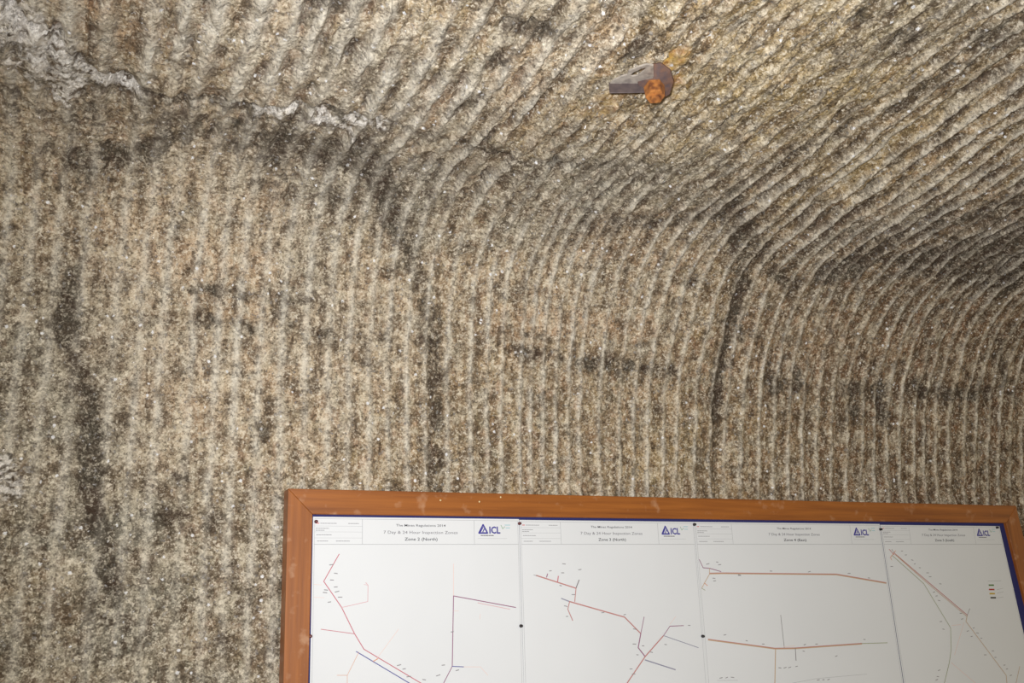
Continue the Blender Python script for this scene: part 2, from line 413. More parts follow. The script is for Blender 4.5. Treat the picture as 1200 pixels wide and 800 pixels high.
def grid_mesh(name, j0, j1, mat):
    x = Xd[j0:j1].ravel(); y = Yd[j0:j1].ravel(); z = Zd[j0:j1].ravel()
    rows, cols = j1-j0, U.shape[1]
    me = bpy.data.meshes.new(name)
    me.vertices.add(rows*cols)
    me.vertices.foreach_set('co', np.stack([x, y, z], -1).astype(np.float32).ravel())
    r = np.arange(rows-1)[:, None]*cols+np.arange(cols-1)[None]
    q = np.stack([r, r+1, r+1+cols, r+cols], -1).reshape(-1, 4)
    me.loops.add(q.size); me.polygons.add(len(q))
    me.loops.foreach_set('vertex_index', q.astype(np.int32).ravel())
    me.polygons.foreach_set('loop_start', (np.arange(len(q))*4).astype(np.int32))
    me.polygons.foreach_set('use_smooth', np.ones(len(q), bool))
    me.update(calc_edges=True)
    for nm, arr in (('minerals_shade', attrA), ('tints', attrB), ('chips', attrC)):
        at = me.attributes.new(nm, 'FLOAT_COLOR', 'POINT')
        at.data.foreach_set('color', arr[j0:j1].reshape(-1).astype(np.float32))
    me.materials.append(mat)
    o = bpy.data.objects.new(name, me); C.objects.link(o)
    return o

def rock_material():
    m, nt, b = nodes('cut salt rock')
    lk = nt.links.new
    A = N(nt, 'Attribute', _attribute_name='minerals_shade'); B = N(nt, 'Attribute', _attribute_name='tints')
    C3 = N(nt, 'Attribute', _attribute_name='chips'); sc3 = N(nt, 'SeparateColor'); lk(C3.outputs['Color'], sc3.inputs[0])
    sa = N(nt, 'SeparateColor'); sb = N(nt, 'SeparateColor')
    lk(A.outputs['Color'], sa.inputs[0]); lk(B.outputs['Color'], sb.inputs[0])
    co = N(nt, 'TexCoord').outputs['Object']
    def noise(scale, det=4, rough=.6):
        n = N(nt, 'TexNoise', Scale=scale, Detail=det, Roughness=rough); lk(co, n.inputs['Vector']); return n
    def ramp(src, p0, p1, c0=0., c1=1.):
        r = N(nt, 'MapRange'); r.inputs['From Min'].default_value = p0; r.inputs['From Max'].default_value = p1
        r.inputs['To Min'].default_value = c0; r.inputs['To Max'].default_value = c1
        lk(src, r.inputs['Value']); return r.outputs[0]
    def math_(op, x, y=None):
        n = N(nt, 'Math', _operation=op)
        for i, v in enumerate((x, y)):
            if v is None: continue
            if isinstance(v, (int, float)): n.inputs[i].default_value = v
            else: lk(v, n.inputs[i])
        return n.outputs[0]
    def mix(f, x, y):
        n = N(nt, 'Mix', _data_type='RGBA'); n.clamp_factor = True
        if isinstance(f, (int, float)): n.inputs['Factor'].default_value = f
        else: lk(f, n.inputs['Factor'])
        for sock, v in ((n.inputs[6], x), (n.inputs[7], y)):
            if isinstance(v, tuple): sock.default_value = v
            else: lk(v, sock)
        return n.outputs[2]
    n1 = noise(9, 5, .65); n2 = noise(38, 5, .7); n3 = noise(150, 4, .75); n4 = noise(17, 4, .6); n5 = noise(420, 2, .6)
    c = mix(ramp(n1.outputs[0], .40, .60), lin(180, 158, 126), lin(140, 124, 98))
    hv = N(nt, 'SeparateColor'); nh = noise(24, 3, .6); lk(nh.outputs['Color'], hv.inputs[0])
    c = mix(ramp(hv.outputs[0], .54, .68, 0, .55), c, lin(190, 150, 122))
    c = mix(ramp(hv.outputs[1], .54, .68, 0, .5), c, lin(140, 138, 114))
    c = mix(ramp(hv.outputs[2], .56, .70, 0, .5), c, lin(178, 152, 96))
    c = mix(ramp(n4.outputs[0], .50, .66, 0, .7), c, lin(160, 134, 102))
    c = mix(math_('MULTIPLY', sb.outputs[0], .7), c, lin(204, 190, 168))
    c = mix(math_('MULTIPLY', A.outputs['Alpha'], .7), c, lin(176, 154, 100))
    c = mix(math_('MULTIPLY', sb.outputs[1], .85), c, lin(134, 134, 124))
    c = mix(math_('MULTIPLY', sb.outputs[2], .65), c, lin(196, 158, 120))
    c = mix(math_('MULTIPLY', sc3.outputs[1], .85), c, mix(ramp(hv.outputs[0], .42, .6), lin(78, 50, 32), lin(120, 82, 50)))
    c = mix(math_('MULTIPLY', sc3.outputs[0], .8), c, mix(ramp(n4.outputs[0], .35, .6), lin(92, 72, 56), lin(150, 104, 64)))
    st_ = C3.outputs['Alpha']
    c = mix(ramp(st_, .52, .72, 0, .7), c, lin(92, 76, 58))
    c = mix(ramp(st_, .46, .24, 0, .6), c, lin(206, 198, 178))
    c = mix(ramp(n4.outputs[0], .46, .36, 0, .45), c, lin(118, 112, 100))
    # crushed pale powder on the ridges, clayey dark with painted shade in hollows
    pw = math_('MULTIPLY', sa.outputs[0], ramp(n2.outputs[0], .72, .36, .45, 1.))
    c = mix(pw, c, lin(214, 212, 202))
    cl = math_('MULTIPLY', sa.outputs[1], ramp(n3.outputs[0], .25, .6, .35, 1.))
    c = mix(cl, c, mix(ramp(n4.outputs[0], .4, .6), lin(58, 45, 36), lin(70, 66, 58)))
    # crystal grain: every grain its own shade
    vg = N(nt, 'TexVoronoi', Scale=300.); lk(co, vg.inputs['Vector']); sg = N(nt, 'SeparateColor'); lk(vg.outputs['Color'], sg.inputs[0])
    vh = N(nt, 'TexVoronoi', Scale=135.); lk(co, vh.inputs['Vector']); sh = N(nt, 'SeparateColor'); lk(vh.outputs['Color'], sh.inputs[0])
    g = math_('ADD', math_('MULTIPLY', sg.outputs[0], .30), math_('MULTIPLY', sh.outputs[0], .25))
    g = math_('ADD', g, math_('MULTIPLY', n3.outputs[0], .45)); g = math_('ADD', g, math_('MULTIPLY', n2.outputs[0], .35)); g = math_('ADD', g, math_('MULTIPLY', sc3.outputs[2], .25))
    # mean about .80
    c = mix(ramp(g, .80, 1.06, 0, .8), c, lin(58, 48, 38))
    c = mix(ramp(g, .78, .50, 0, .85), c, lin(230, 224, 208))
    c = mix(math_('MULTIPLY', pw, .28), c, lin(214, 210, 200))
    c = mix(math_('MULTIPLY', cl, .55), c, mix(ramp(n4.outputs[0], .4, .6), lin(60, 42, 30), lin(66, 60, 50)))
    c = mix(math_('MULTIPLY', B.outputs['Alpha'], .85), c, mix(ramp(n2.outputs[0], .4, .6), lin(176, 112, 36), lin(200, 165, 84)))
    c = mix(math_('MULTIPLY', sa.outputs[2], ramp(n3.outputs[0], .7, .4, .1, 1.)), c, lin(244, 243, 240))
    br = N(nt, 'Mix', _data_type='RGBA', _blend_type='MULTIPLY'); br.inputs['Factor'].default_value = 1.; lk(c, br.inputs[6]); br.inputs[7].default_value = ROCK_GAIN; c = br.outputs[2]
    # clear salt crystals: facets that catch the light, glints also painted white
    v = N(nt, 'TexVoronoi', Scale=150.); lk(co, v.inputs['Vector'])
    sc = N(nt, 'SeparateColor'); lk(v.outputs['Color'], sc.inputs[0])
    clus = noise(11, 3, .6)
    thr = ramp(clus.outputs[0], .35, .7, .994, .95)
    spark = math_('GREATER_THAN', sc.outputs[0], thr)
    c = mix(math_('MULTIPLY', spark, .4), c, lin(232, 230, 228))
    v2 = N(nt, 'TexVoronoi', Scale=62.); lk(co, v2.inputs['Vector']); s2 = N(nt, 'SeparateColor'); lk(v2.outputs['Color'], s2.inputs[0])
    thr2 = ramp(clus.outputs[0], .42, .68, .985, .86)
    nd = math_('ADD', v2.outputs['Distance'], math_('MULTIPLY', math_('SUBTRACT', n5.outputs[0], .5), .5))
    spark2 = math_('MULTIPLY', math_('GREATER_THAN', s2.outputs[0], thr2), math_('LESS_THAN', nd, .26))
    spark2 = math_('MULTIPLY', spark2, ramp(sa.outputs[1], .2, .8, 1., .5))
    c = mix(math_('MULTIPLY', spark2, .95), c, lin(252, 252, 254))  # large glints painted as near-white spots
    mspark = spark; spark = math_('MAXIMUM', spark, spark2)
    lk(c, b.inputs['Base Color'])
    vs = N(nt, 'VectorMath', _operation='SUBTRACT'); lk(v.outputs['Color'], vs.inputs[0]); vs.inputs[1].default_value = (.5, .5, .5)
    amt = math_('ADD', math_('MULTIPLY', spark, -.1), .45)
    vm = N(nt, 'VectorMath', _operation='SCALE'); lk(vs.outputs[0], vm.inputs[0]); lk(amt, vm.inputs['Scale'])
    bh = math_('ADD', math_('MULTIPLY', n3.outputs[0], 1.), math_('MULTIPLY', n5.outputs[0], .4))
    bp = N(nt, 'Bump', Strength=.9, Distance=.007); lk(bh, bp.inputs['Height'])
    va = N(nt, 'VectorMath', _operation='ADD'); lk(bp.outputs[0], va.inputs[0]); lk(vm.outputs[0], va.inputs[1])
    vn = N(nt, 'VectorMath', _operation='NORMALIZE'); lk(va.outputs[0], vn.inputs[0])
    lk(vn.outputs[0], b.inputs['Normal'])
    lk(ramp(spark, 0, 1, .62, .24), b.inputs['Roughness'])
    lk(math_('MULTIPLY', mspark, .6), b.inputs['Metallic'])
    lk(ramp(spark, 0, 1, .35, 1.), b.inputs['Specular IOR Level'])
    return m

ROCK = rock_material()
jsplit = int(np.searchsorted(sv, 2.86))
w = grid_mesh('wall_back', 0, jsplit+1, ROCK); tag(w, 'curved salt rock wall with vertical cutter ridges', 'wall', kind='structure')
w = grid_mesh('ceiling', jsplit, len(sv), ROCK); tag(w, 'ribbed salt rock roof arching out of the wall', 'ceiling', kind='structure')

# ------------------------------------------------------------------ floor
def floor_material():
    m, nt, b = nodes('trodden salt floor')
    n = N(nt, 'TexNoise', Scale=6., Detail=6.); r = N(nt, 'ValToRGB')
    r.color_ramp.elements[0].color = lin(92, 80, 66); r.color_ramp.elements[1].color = lin(150, 136, 114)
    nt.links.new(n.outputs[0], r.inputs[0]); nt.links.new(r.outputs[0], b.inputs['Base Color'])
    bp = N(nt, 'Bump', Strength=.5, Distance=.02); nt.links.new(n.outputs[0], bp.inputs['Height']); nt.links.new(bp.outputs[0], b.inputs['Normal'])
    b.inputs['Roughness'].default_value = .9
    return m
bm = bmesh.new()
prism(bm, [(-2.6, -1.95), (5.2, -1.95), (5.2, -1.86), (-2.6, -1.86)], -4.2, .3)
tag(mesh_obj('floor', bm, floor_material()), 'trodden brown salt floor of the roadway', 'floor', kind='structure')

# ------------------------------------------------------------------ notice board
def wood_material(horizontal):
    m, nt, b = nodes('orange brown stained wood')
    lk = nt.links.new
    co = N(nt, 'TexCoord').outputs['Object']
    mp = N(nt, 'Mapping'); mp.inputs['Scale'].default_value = (2.5, 30, 60) if horizontal else (60, 30, 2.5)
    lk(co, mp.inputs[0])
    n = N(nt, 'TexNoise', Scale=1., Detail=5., Roughness=.6); lk(mp.outputs[0], n.inputs['Vector'])
    r = N(nt, 'ValToRGB'); e = r.color_ramp.elements
    e[0].position = .3; e[0].color = lin(124, 68, 24); e[1].position = .72; e[1].color = lin(164, 98, 38)
    lk(n.outputs[0], r.inputs[0])
    # dusty scuffs
    d = N(nt, 'TexNoise', Scale=28., Detail=3.); lk(co, d.inputs['Vector'])
    mr = N(nt, 'MapRange'); mr.inputs['From Min'].default_value = .6; mr.inputs['From Max'].default_value = .76; mr.inputs['To Max'].default_value = .5
    lk(d.outputs[0], mr.inputs['Value'])
    mx = N(nt, 'Mix', _data_type='RGBA'); lk(mr.outputs[0], mx.inputs['Factor']); lk(r.outputs[0], mx.inputs[6]); mx.inputs[7].default_value = lin(190, 150, 118)
    lk(mx.outputs[2], b.inputs['Base Color'])
    b.inputs['Roughness'].default_value = .42
    bp = N(nt, 'Bump', Strength=.15, Distance=.002); lk(n.outputs[0], bp.inputs['Height']); lk(bp.outputs[0], b.inputs['Normal'])
    return m
WH, WV = wood_material(True), wood_material(False)
NAVY = flat('navy blue felt backing', (38, 40, 98), .9)
X0, X1, Z1, ZB = -.0685, 2.647, .0745, -.93
board = empty('notice_board', (1.29, .04, ZB))
tag(board, 'long wooden-framed notice board with navy backing hung on the ribbed rock wall', 'notice board')
def rel(o):
    o.location = (-board.location[0], -board.location[1], -board.location[2]); return o
YF, YK = -.010, .044
iL, iT, iB = -.004, .0095, -.868
sk = lambda z: (.0745-z)*.11                       # the right end of the board is out of square
oR = lambda z: X1+sk(z)*.8; iR = lambda z: 2.571+sk(z)
def rail(name, pts, mat):
    bm = bmesh.new(); prism(bm, pts, YF, YK)
    return rel(mesh_obj(name, bm, mat, board, bevel=.0018))
top = rail('top_rail', [(X0, Z1), (X1, Z1), (iR(iT), iT), (iL, iT)], WH)
rail('bottom_rail', [(X0+.006, ZB), (oR(ZB), ZB), (iR(iB), iB), (iL, iB)], WH)
rail('left_stile', [(X0, Z1), (iL, iT), (iL, iB), (X0+.006, ZB)], WV)
rail('right_stile', [(X1, Z1), (oR(ZB), ZB), (iR(iB), iB), (iR(iT), iT)], WV)
bm = bmesh.new(); prism(bm, [(iL-.01, iT+.01), (iR(iT)+.01, iT+.01), (iR(iB)+.01, iB-.01), (iL-.01, iB-.01)], .003, .02)
rel(mesh_obj('backing_panel', bm, NAVY, board))
NAIL = flat('pale nail metal', (215, 195, 150), .35, .4)
for nx, nz in ((.350, .052), (.466, .050), (.532, .064)):
    bm = bmesh.new()
    bmesh.ops.create_uvsphere(bm, u_segments=10, v_segments=6, radius=.0028, matrix=Matrix.Translation((nx, YF, nz)) @ Matrix.Diagonal((1, .5, 1, 1)))
    rel(mesh_obj('nail_head', bm, NAIL, board, smooth=True))

# ------------------------------------------------------------------ mine maps (printed sheets)
def paper_material():
    m, nt, b = nodes('white plotter paper')
    n = N(nt, 'TexNoise', Scale=3., Detail=2.); r = N(nt, 'ValToRGB')
    r.color_ramp.elements[0].color = lin(212, 215, 219); r.color_ramp.elements[1].color = lin(219, 222, 226)
    nt.links.new(n.outputs[0], r.inputs[0]); nt.links.new(r.outputs[0], b.inputs['Base Color'])
    b.inputs['Roughness'].default_value = .55
    return m
PAPER = paper_material()
INK = {'red': (188, 110, 122), 'redbrown': (182, 124, 122), 'pink': (206, 164, 170), 'orange': (206, 140, 100), 'pale': (222, 196, 190), 'blue': (84, 84, 150), 'purple': (140, 86, 120),
       'dark': (110, 100, 104), 'greyblue': (140, 140, 160), 'tan': (186, 158, 128), 'green': (146, 152, 116), 'rule': (172, 174, 178), 'tick': (138, 136, 140), 'small': (150, 150, 156), 'text': (70, 68, 74), 'title': (44, 44, 50), 'softtext': (110, 108, 114),
       'logo': (52, 46, 140), 'teal': (140, 190, 200), 'leaf': (120, 160, 120), 'redmark': (200, 90, 90), 'legendgreen': (84, 120, 60), 'legendred': (170, 50, 44), 'legendyellow': (190, 160, 50), 'legendblack': (60, 58, 50)}
INKNAMES = list(INK)
INKM = {k: flat('ink ' + k, v, .6) for k, v in INK.items()}
MAPS = {
 1: ([
   ('red', 2.2, [(0.0704, -0.0916), (0.0314, -0.1596), (0.0794, -0.2255), (0.1139, -0.2909), (0.1393, -0.3302), (0.2981, -0.424)]),
   ('pink', 1.5, [(0.0794, -0.2255), (0.1484, -0.2125), (0.1487, -0.1711), (0.1425, -0.1646)]),
   ('red', 1.6, [(0.0268, -0.2772), (0.1139, -0.2915)]),
   ('blue', 2.2, [(0.1192, -0.3349), (0.2665, -0.4222)]),
   ('orange', 1.0, [(0.1259, -0.3371), (0.0966, -0.3912), (0.0969, -0.4114)]),
   ('orange', 1.0, [(0.0703, -0.3898), (0.0966, -0.3912)]),
   ('pale', 1.2, [(0.1701, -0.3591), (0.2319, -0.2844)]),
   ('orange', 2, [(0.1646, -0.3607), (0.1768, -0.355)]),
   ('pale', 1.5, [(0.3891, -0.119), (0.3876, -0.2035)]),
   ('purple', 2.2, [(0.3876, -0.2035), (0.3808, -0.3839)]),
   ('purple', 2, [(0.3808, -0.3839), (0.3549, -0.426)]),
   ('blue', 2, [(0.3808, -0.3839), (0.4137, -0.3868)]),
   ('pale', 1.2, [(0.4137, -0.3868), (0.4617, -0.3892), (0.4835, -0.4118)]),
   ('purple', 2.2, [(0.3876, -0.2035), (0.572, -0.2384)]),
   ('pink', 1.6, [(0.4585, -0.2233), (0.5539, -0.2427)]),
   ('pale', 1.2, [(0.4653, -0.2524), (0.4634, -0.2658)]),
   ('pale', 1.0, [(0.0065, -0.1668), (0.0263, -0.1684)]),
   ('pale', 1.0, [(0.0072, -0.1984), (0.0336, -0.2003)]),
   ('pink', 1.0, [(0.1377, -0.169), (0.1487, -0.1711)]),
   ('pale', 1.0, [(0.387, -0.2422), (0.4018, -0.2433)]),
  ],
  [(0.0506, -0.1181), (0.0625, -0.1401), (0.0527, -0.1567), (0.0353, -0.1876), (0.0631, -0.1742), (0.0749, -0.1999), (0.0471, -0.2113), (0.0379, -0.1813), (0.0666, -0.1857), (0.2333, -0.3734), (0.2472, -0.3835), (0.2596, -0.403), (0.3017, -0.4129), (0.3556, -0.3794), (0.3409, -0.4042), (0.3952, -0.3943), (0.3823, -0.2962)]),
 2: ([
   ('redbrown', 3.2, [(0.6394, -0.1529), (0.7647, -0.1903)]),
   ('purple', 2.5, [(0.6716, -0.1583), (0.6753, -0.1491)]),
   ('red', 3, [(0.7061, -0.1715), (0.7094, -0.1559)]),
   ('dark', 2.5, [(0.7647, -0.1903), (0.7761, -0.1676)]),
   ('redbrown', 2.5, [(0.7647, -0.1903), (0.7584, -0.2271)]),
   ('greyblue', 3, [(0.716, -0.2176), (0.7418, -0.2267)]),
   ('redbrown', 3.2, [(0.7418, -0.2267), (0.9206, -0.2749), (0.9718, -0.3225)]),
   ('redbrown', 2.5, [(0.7418, -0.2267), (0.7349, -0.2476), (0.7487, -0.2788)]),
   ('purple', 2, [(0.9871, -0.2762), (0.9718, -0.3225)]),
   ('purple', 3, [(0.9718, -0.3225), (0.9598, -0.3612), (0.9813, -0.3869)]),
   ('redbrown', 3.2, [(0.9152, -0.4556), (0.9813, -0.3869), (1.0499, -0.3311)]),
   ('purple', 2, [(1.0499, -0.3311), (1.0749, -0.3052), (1.1232, -0.3053)]),
   ('greyblue', 2, [(1.0499, -0.3311), (1.1699, -0.3701)]),
   ('greyblue', 3.2, [(0.9805, -0.3961), (1.0821, -0.4281)]),
   ('pale', 1.2, [(1.0754, -0.2993), (1.0984, -0.2781)]),
   ('dark', 1.2, [(0.6315, -0.1514), (0.6434, -0.1543)]),
  ],
  [(0.6847, -0.1407), (0.7294, -0.1218), (0.7239, -0.1468), (0.7804, -0.1382), (0.7154, -0.1823), (0.7553, -0.2079), (0.7288, -0.239), (0.8487, -0.2599), (0.9212, -0.2677), (0.9527, -0.3096), (0.7313, -0.2671), (0.9476, -0.3508), (0.9768, -0.3569), (0.9556, -0.3808), (0.931, -0.4183), (1.0548, -0.3566), (1.1434, -0.3053), (1.0042, -0.3759), (0.9385, -0.4326)]),
 3: ([
   ('purple', 2.2, [(1.2006, -0.1127), (1.2123, -0.1374), (1.236, -0.1392), (1.2783, -0.1497)]),
   ('tan', 2, [(1.236, -0.1392), (1.2341, -0.1569), (1.2121, -0.1833), (1.201, -0.1983)]),
   ('orange', 2, [(1.2121, -0.1833), (1.2227, -0.1911)]),
   ('green', 1.6, [(1.201, -0.1983), (1.2126, -0.2046)]),
   ('redbrown', 2.2, [(1.2344, -0.1538), (1.2827, -0.1536), (1.7409, -0.1629), (1.9552, -0.1938)]),
   ('tan', 2.6, [(1.2342, -0.1561), (1.2824, -0.1559), (1.7405, -0.1653), (1.9547, -0.1963)]),
   ('redbrown', 2.2, [(1.2084, -0.3474), (1.4557, -0.3837), (1.5363, -0.3864), (1.8129, -0.3838)]),
   ('tan', 2.6, [(1.2081, -0.3496), (1.4554, -0.386), (1.536, -0.3887), (1.8124, -0.3862)]),
   ('green', 2, [(1.8127, -0.3846), (1.9241, -0.3867)]),
   ('dark', 1.6, [(1.4926, -0.286), (1.4929, -0.3838)]),
   ('tan', 3, [(1.4583, -0.3869), (1.4414, -0.4875)]),
   ('dark', 2.2, [(1.5362, -0.3872), (1.5339, -0.4238)]),
   ('pale', 1.2, [(1.4914, -0.3807), (1.5372, -0.3803)]),
   ('rule', 1, [(1.2279, -0.466), (1.3029, -0.4694)]),
   ('rule', 1, [(1.5111, -0.4892), (1.6042, -0.4815), (1.8178, -0.479)]),
  ],
  [(1.2308, -0.126), (1.267, -0.1209), (1.2758, -0.1287), (1.249, -0.1694), (1.251, -0.1771), (1.3475, -0.1606), (1.4725, -0.1504), (1.6288, -0.1538), (1.7964, -0.1615), (1.8813, -0.1776), (1.3505, -0.3575), (1.4128, -0.3698), (1.5756, -0.378), (1.6235, -0.3785), (1.5685, -0.3978), (1.826, -0.3724), (1.6985, -0.4183), (1.4675, -0.4425), (1.4876, -0.4428), (1.5057, -0.4429), (1.2426, -0.4596), (1.2633, -0.4599), (1.285, -0.4604), (1.6139, -0.4858), (1.6347, -0.4862), (1.6555, -0.4866), (1.271, -0.3372), (1.5333, -0.4413), (1.3473, -0.1622)]),
 4: ([
   ('redbrown', 2.5, [(1.9898, -0.0836), (2.0097, -0.1026)]),
   ('orange', 2, [(2.0184, -0.088), (1.9904, -0.111), (1.9946, -0.1196)]),
   ('dark', 1.6, [(2.0016, -0.0836), (2.011, -0.0957)]),
   ('redbrown', 3, [(2.0109, -0.0966), (2.1047, -0.1636), (2.3124, -0.3101)]),
   ('green', 2.2, [(1.9999, -0.1042), (2.1273, -0.2), (2.2227, -0.3499), (2.2092, -0.4209), (2.1916, -0.4616), (2.153, -0.5277)]),
   ('tan', 2.2, [(2.0156, -0.1026), (2.1351, -0.1915), (2.309, -0.3143)]),
   ('tan', 2.5, [(2.3124, -0.3101), (2.3013, -0.3312), (2.4554, -0.5169), (2.4522, -0.5447)]),
   ('dark', 1.6, [(2.3124, -0.3101), (2.33, -0.2889)]),
   ('pale', 1.6, [(2.2903, -0.3351), (2.2212, -0.4381)]),
   ('pale', 1.6, [(2.2, -0.462), (2.3029, -0.5362)]),
   ('tan', 2, [(2.531, -0.4909), (2.4967, -0.5472)]),
   ('pale', 1.4, [(2.2306, -0.3417), (2.2742, -0.3406)]),
   ('rule', 1.2, [(2.442, -0.1963), (2.5103, -0.1965)]),
   ('legendgreen', 5, [(2.445, -0.2106), (2.4684, -0.211)]),
   ('legendred', 5, [(2.4426, -0.2257), (2.4673, -0.2262)]),
   ('legendyellow', 5, [(2.4417, -0.2399), (2.4664, -0.2404)]),
   ('legendblack', 5, [(2.4434, -0.2541), (2.4681, -0.2546)]),
   ('rule', 1.2, [(2.4801, -0.2273), (2.5143, -0.2226)]),
   ('rule', 1.2, [(2.477, -0.2397), (2.5112, -0.235)]),
   ('rule', 1.2, [(2.477, -0.2557), (2.508, -0.2528)]),
  ],
  [(2.0478, -0.0898), (2.0631, -0.1028), (2.0895, -0.1203), (2.0989, -0.1333), (2.1203, -0.1465), (2.1531, -0.1642), (2.1625, -0.1773), (2.2061, -0.2022), (2.1697, -0.2291), (2.1791, -0.2422), (2.1879, -0.2578), (2.1813, -0.3274), (2.1878, -0.3529), (2.2827, -0.3032), (2.2846, -0.3221), (2.3026, -0.3629), (2.3171, -0.3814), (2.3337, -0.3537), (2.3484, -0.3714), (2.3631, -0.3891), (2.3687, -0.4448), (2.4095, -0.4338), (2.4169, -0.4555), (2.455, -0.4829), (2.4645, -0.4961), (2.4783, -0.5181), (2.1388, -0.4837), (2.1285, -0.5036), (2.1217, -0.513), (1.9905, -0.1409)]),
}


class Sheet:
    def __init__(self, outline, y, z_curl=0):
        self.bm = bmesh.new(); self.y = y
        prism(self.bm, outline, y, y+.0006)
        for f in self.bm.faces: f.material_index = 0
        self.k = 0
    def quad(self, P, ink):
        self.k += 1
        y = self.y-.00025-.000002*self.k
        f = self.bm.faces.new([self.bm.verts.new((x, y, z)) for x, z in P])
        f.material_index = 1+INKNAMES.index(ink)
    def line(self, pts, w, ink):
        for (ax, az), (bx, bz) in zip(pts[:-1], pts[1:]):
            dx, dz = bx-ax, bz-az; L = math.hypot(dx, dz) or 1e-6
            nx, nz = -dz/L*w/2, dx/L*w/2; ex, ez = dx/L*w*.3, dz/L*w*.3
            self.quad([(ax+nx-ex, az+nz-ez), (bx+nx+ex, bz+nz+ez), (bx-nx+ex, bz-nz+ez), (ax-nx-ex, az-nz-ez)], ink)
    def text(self, s, cx, cz, width, cap, ink, bold=0.):
        cu = bpy.data.curves.new('lettering', 'FONT'); cu.body = s; cu.align_x = 'CENTER'; cu.size = 1; cu.offset = bold; cu.resolution_u = 2
        ob = bpy.data.objects.new('lettering', cu); C.objects.link(ob)
        dg = bpy.context.evaluated_depsgraph_get(); me = bpy.data.meshes.new_from_object(ob.evaluated_get(dg))
        v = np.array([x.co for x in me.vertices]); w0 = v[:, 0].max()-v[:, 0].min(); mid = (v[:, 0].max()+v[:, 0].min())/2
        sx = width/w0; sz = cap/.70
        y = self.y-.0006
        vs = [self.bm.verts.new((cx+(p[0]-mid)*sx, y, cz-cap/2+p[1]*sz)) for p in v]
        for p in me.polygons:
            try:
                f = self.bm.faces.new([vs[i] for i in p.vertices]); f.material_index = 1+INKNAMES.index(ink)
            except ValueError: pass
        bpy.data.objects.remove(ob); bpy.data.curves.remove(cu); bpy.data.meshes.remove(me)
    def build(self, label):
        me = bpy.data.meshes.new('mine_map'); self.bm.normal_update(); self.bm.to_mesh(me); self.bm.free()
        me.materials.append(PAPER)
        for k in INKNAMES: me.materials.append(INKM[k])
        o = bpy.data.objects.new('mine_map', me); C.objects.link(o)
        return tag(o, label, 'map', 'mine maps pinned side by side on the notice board')

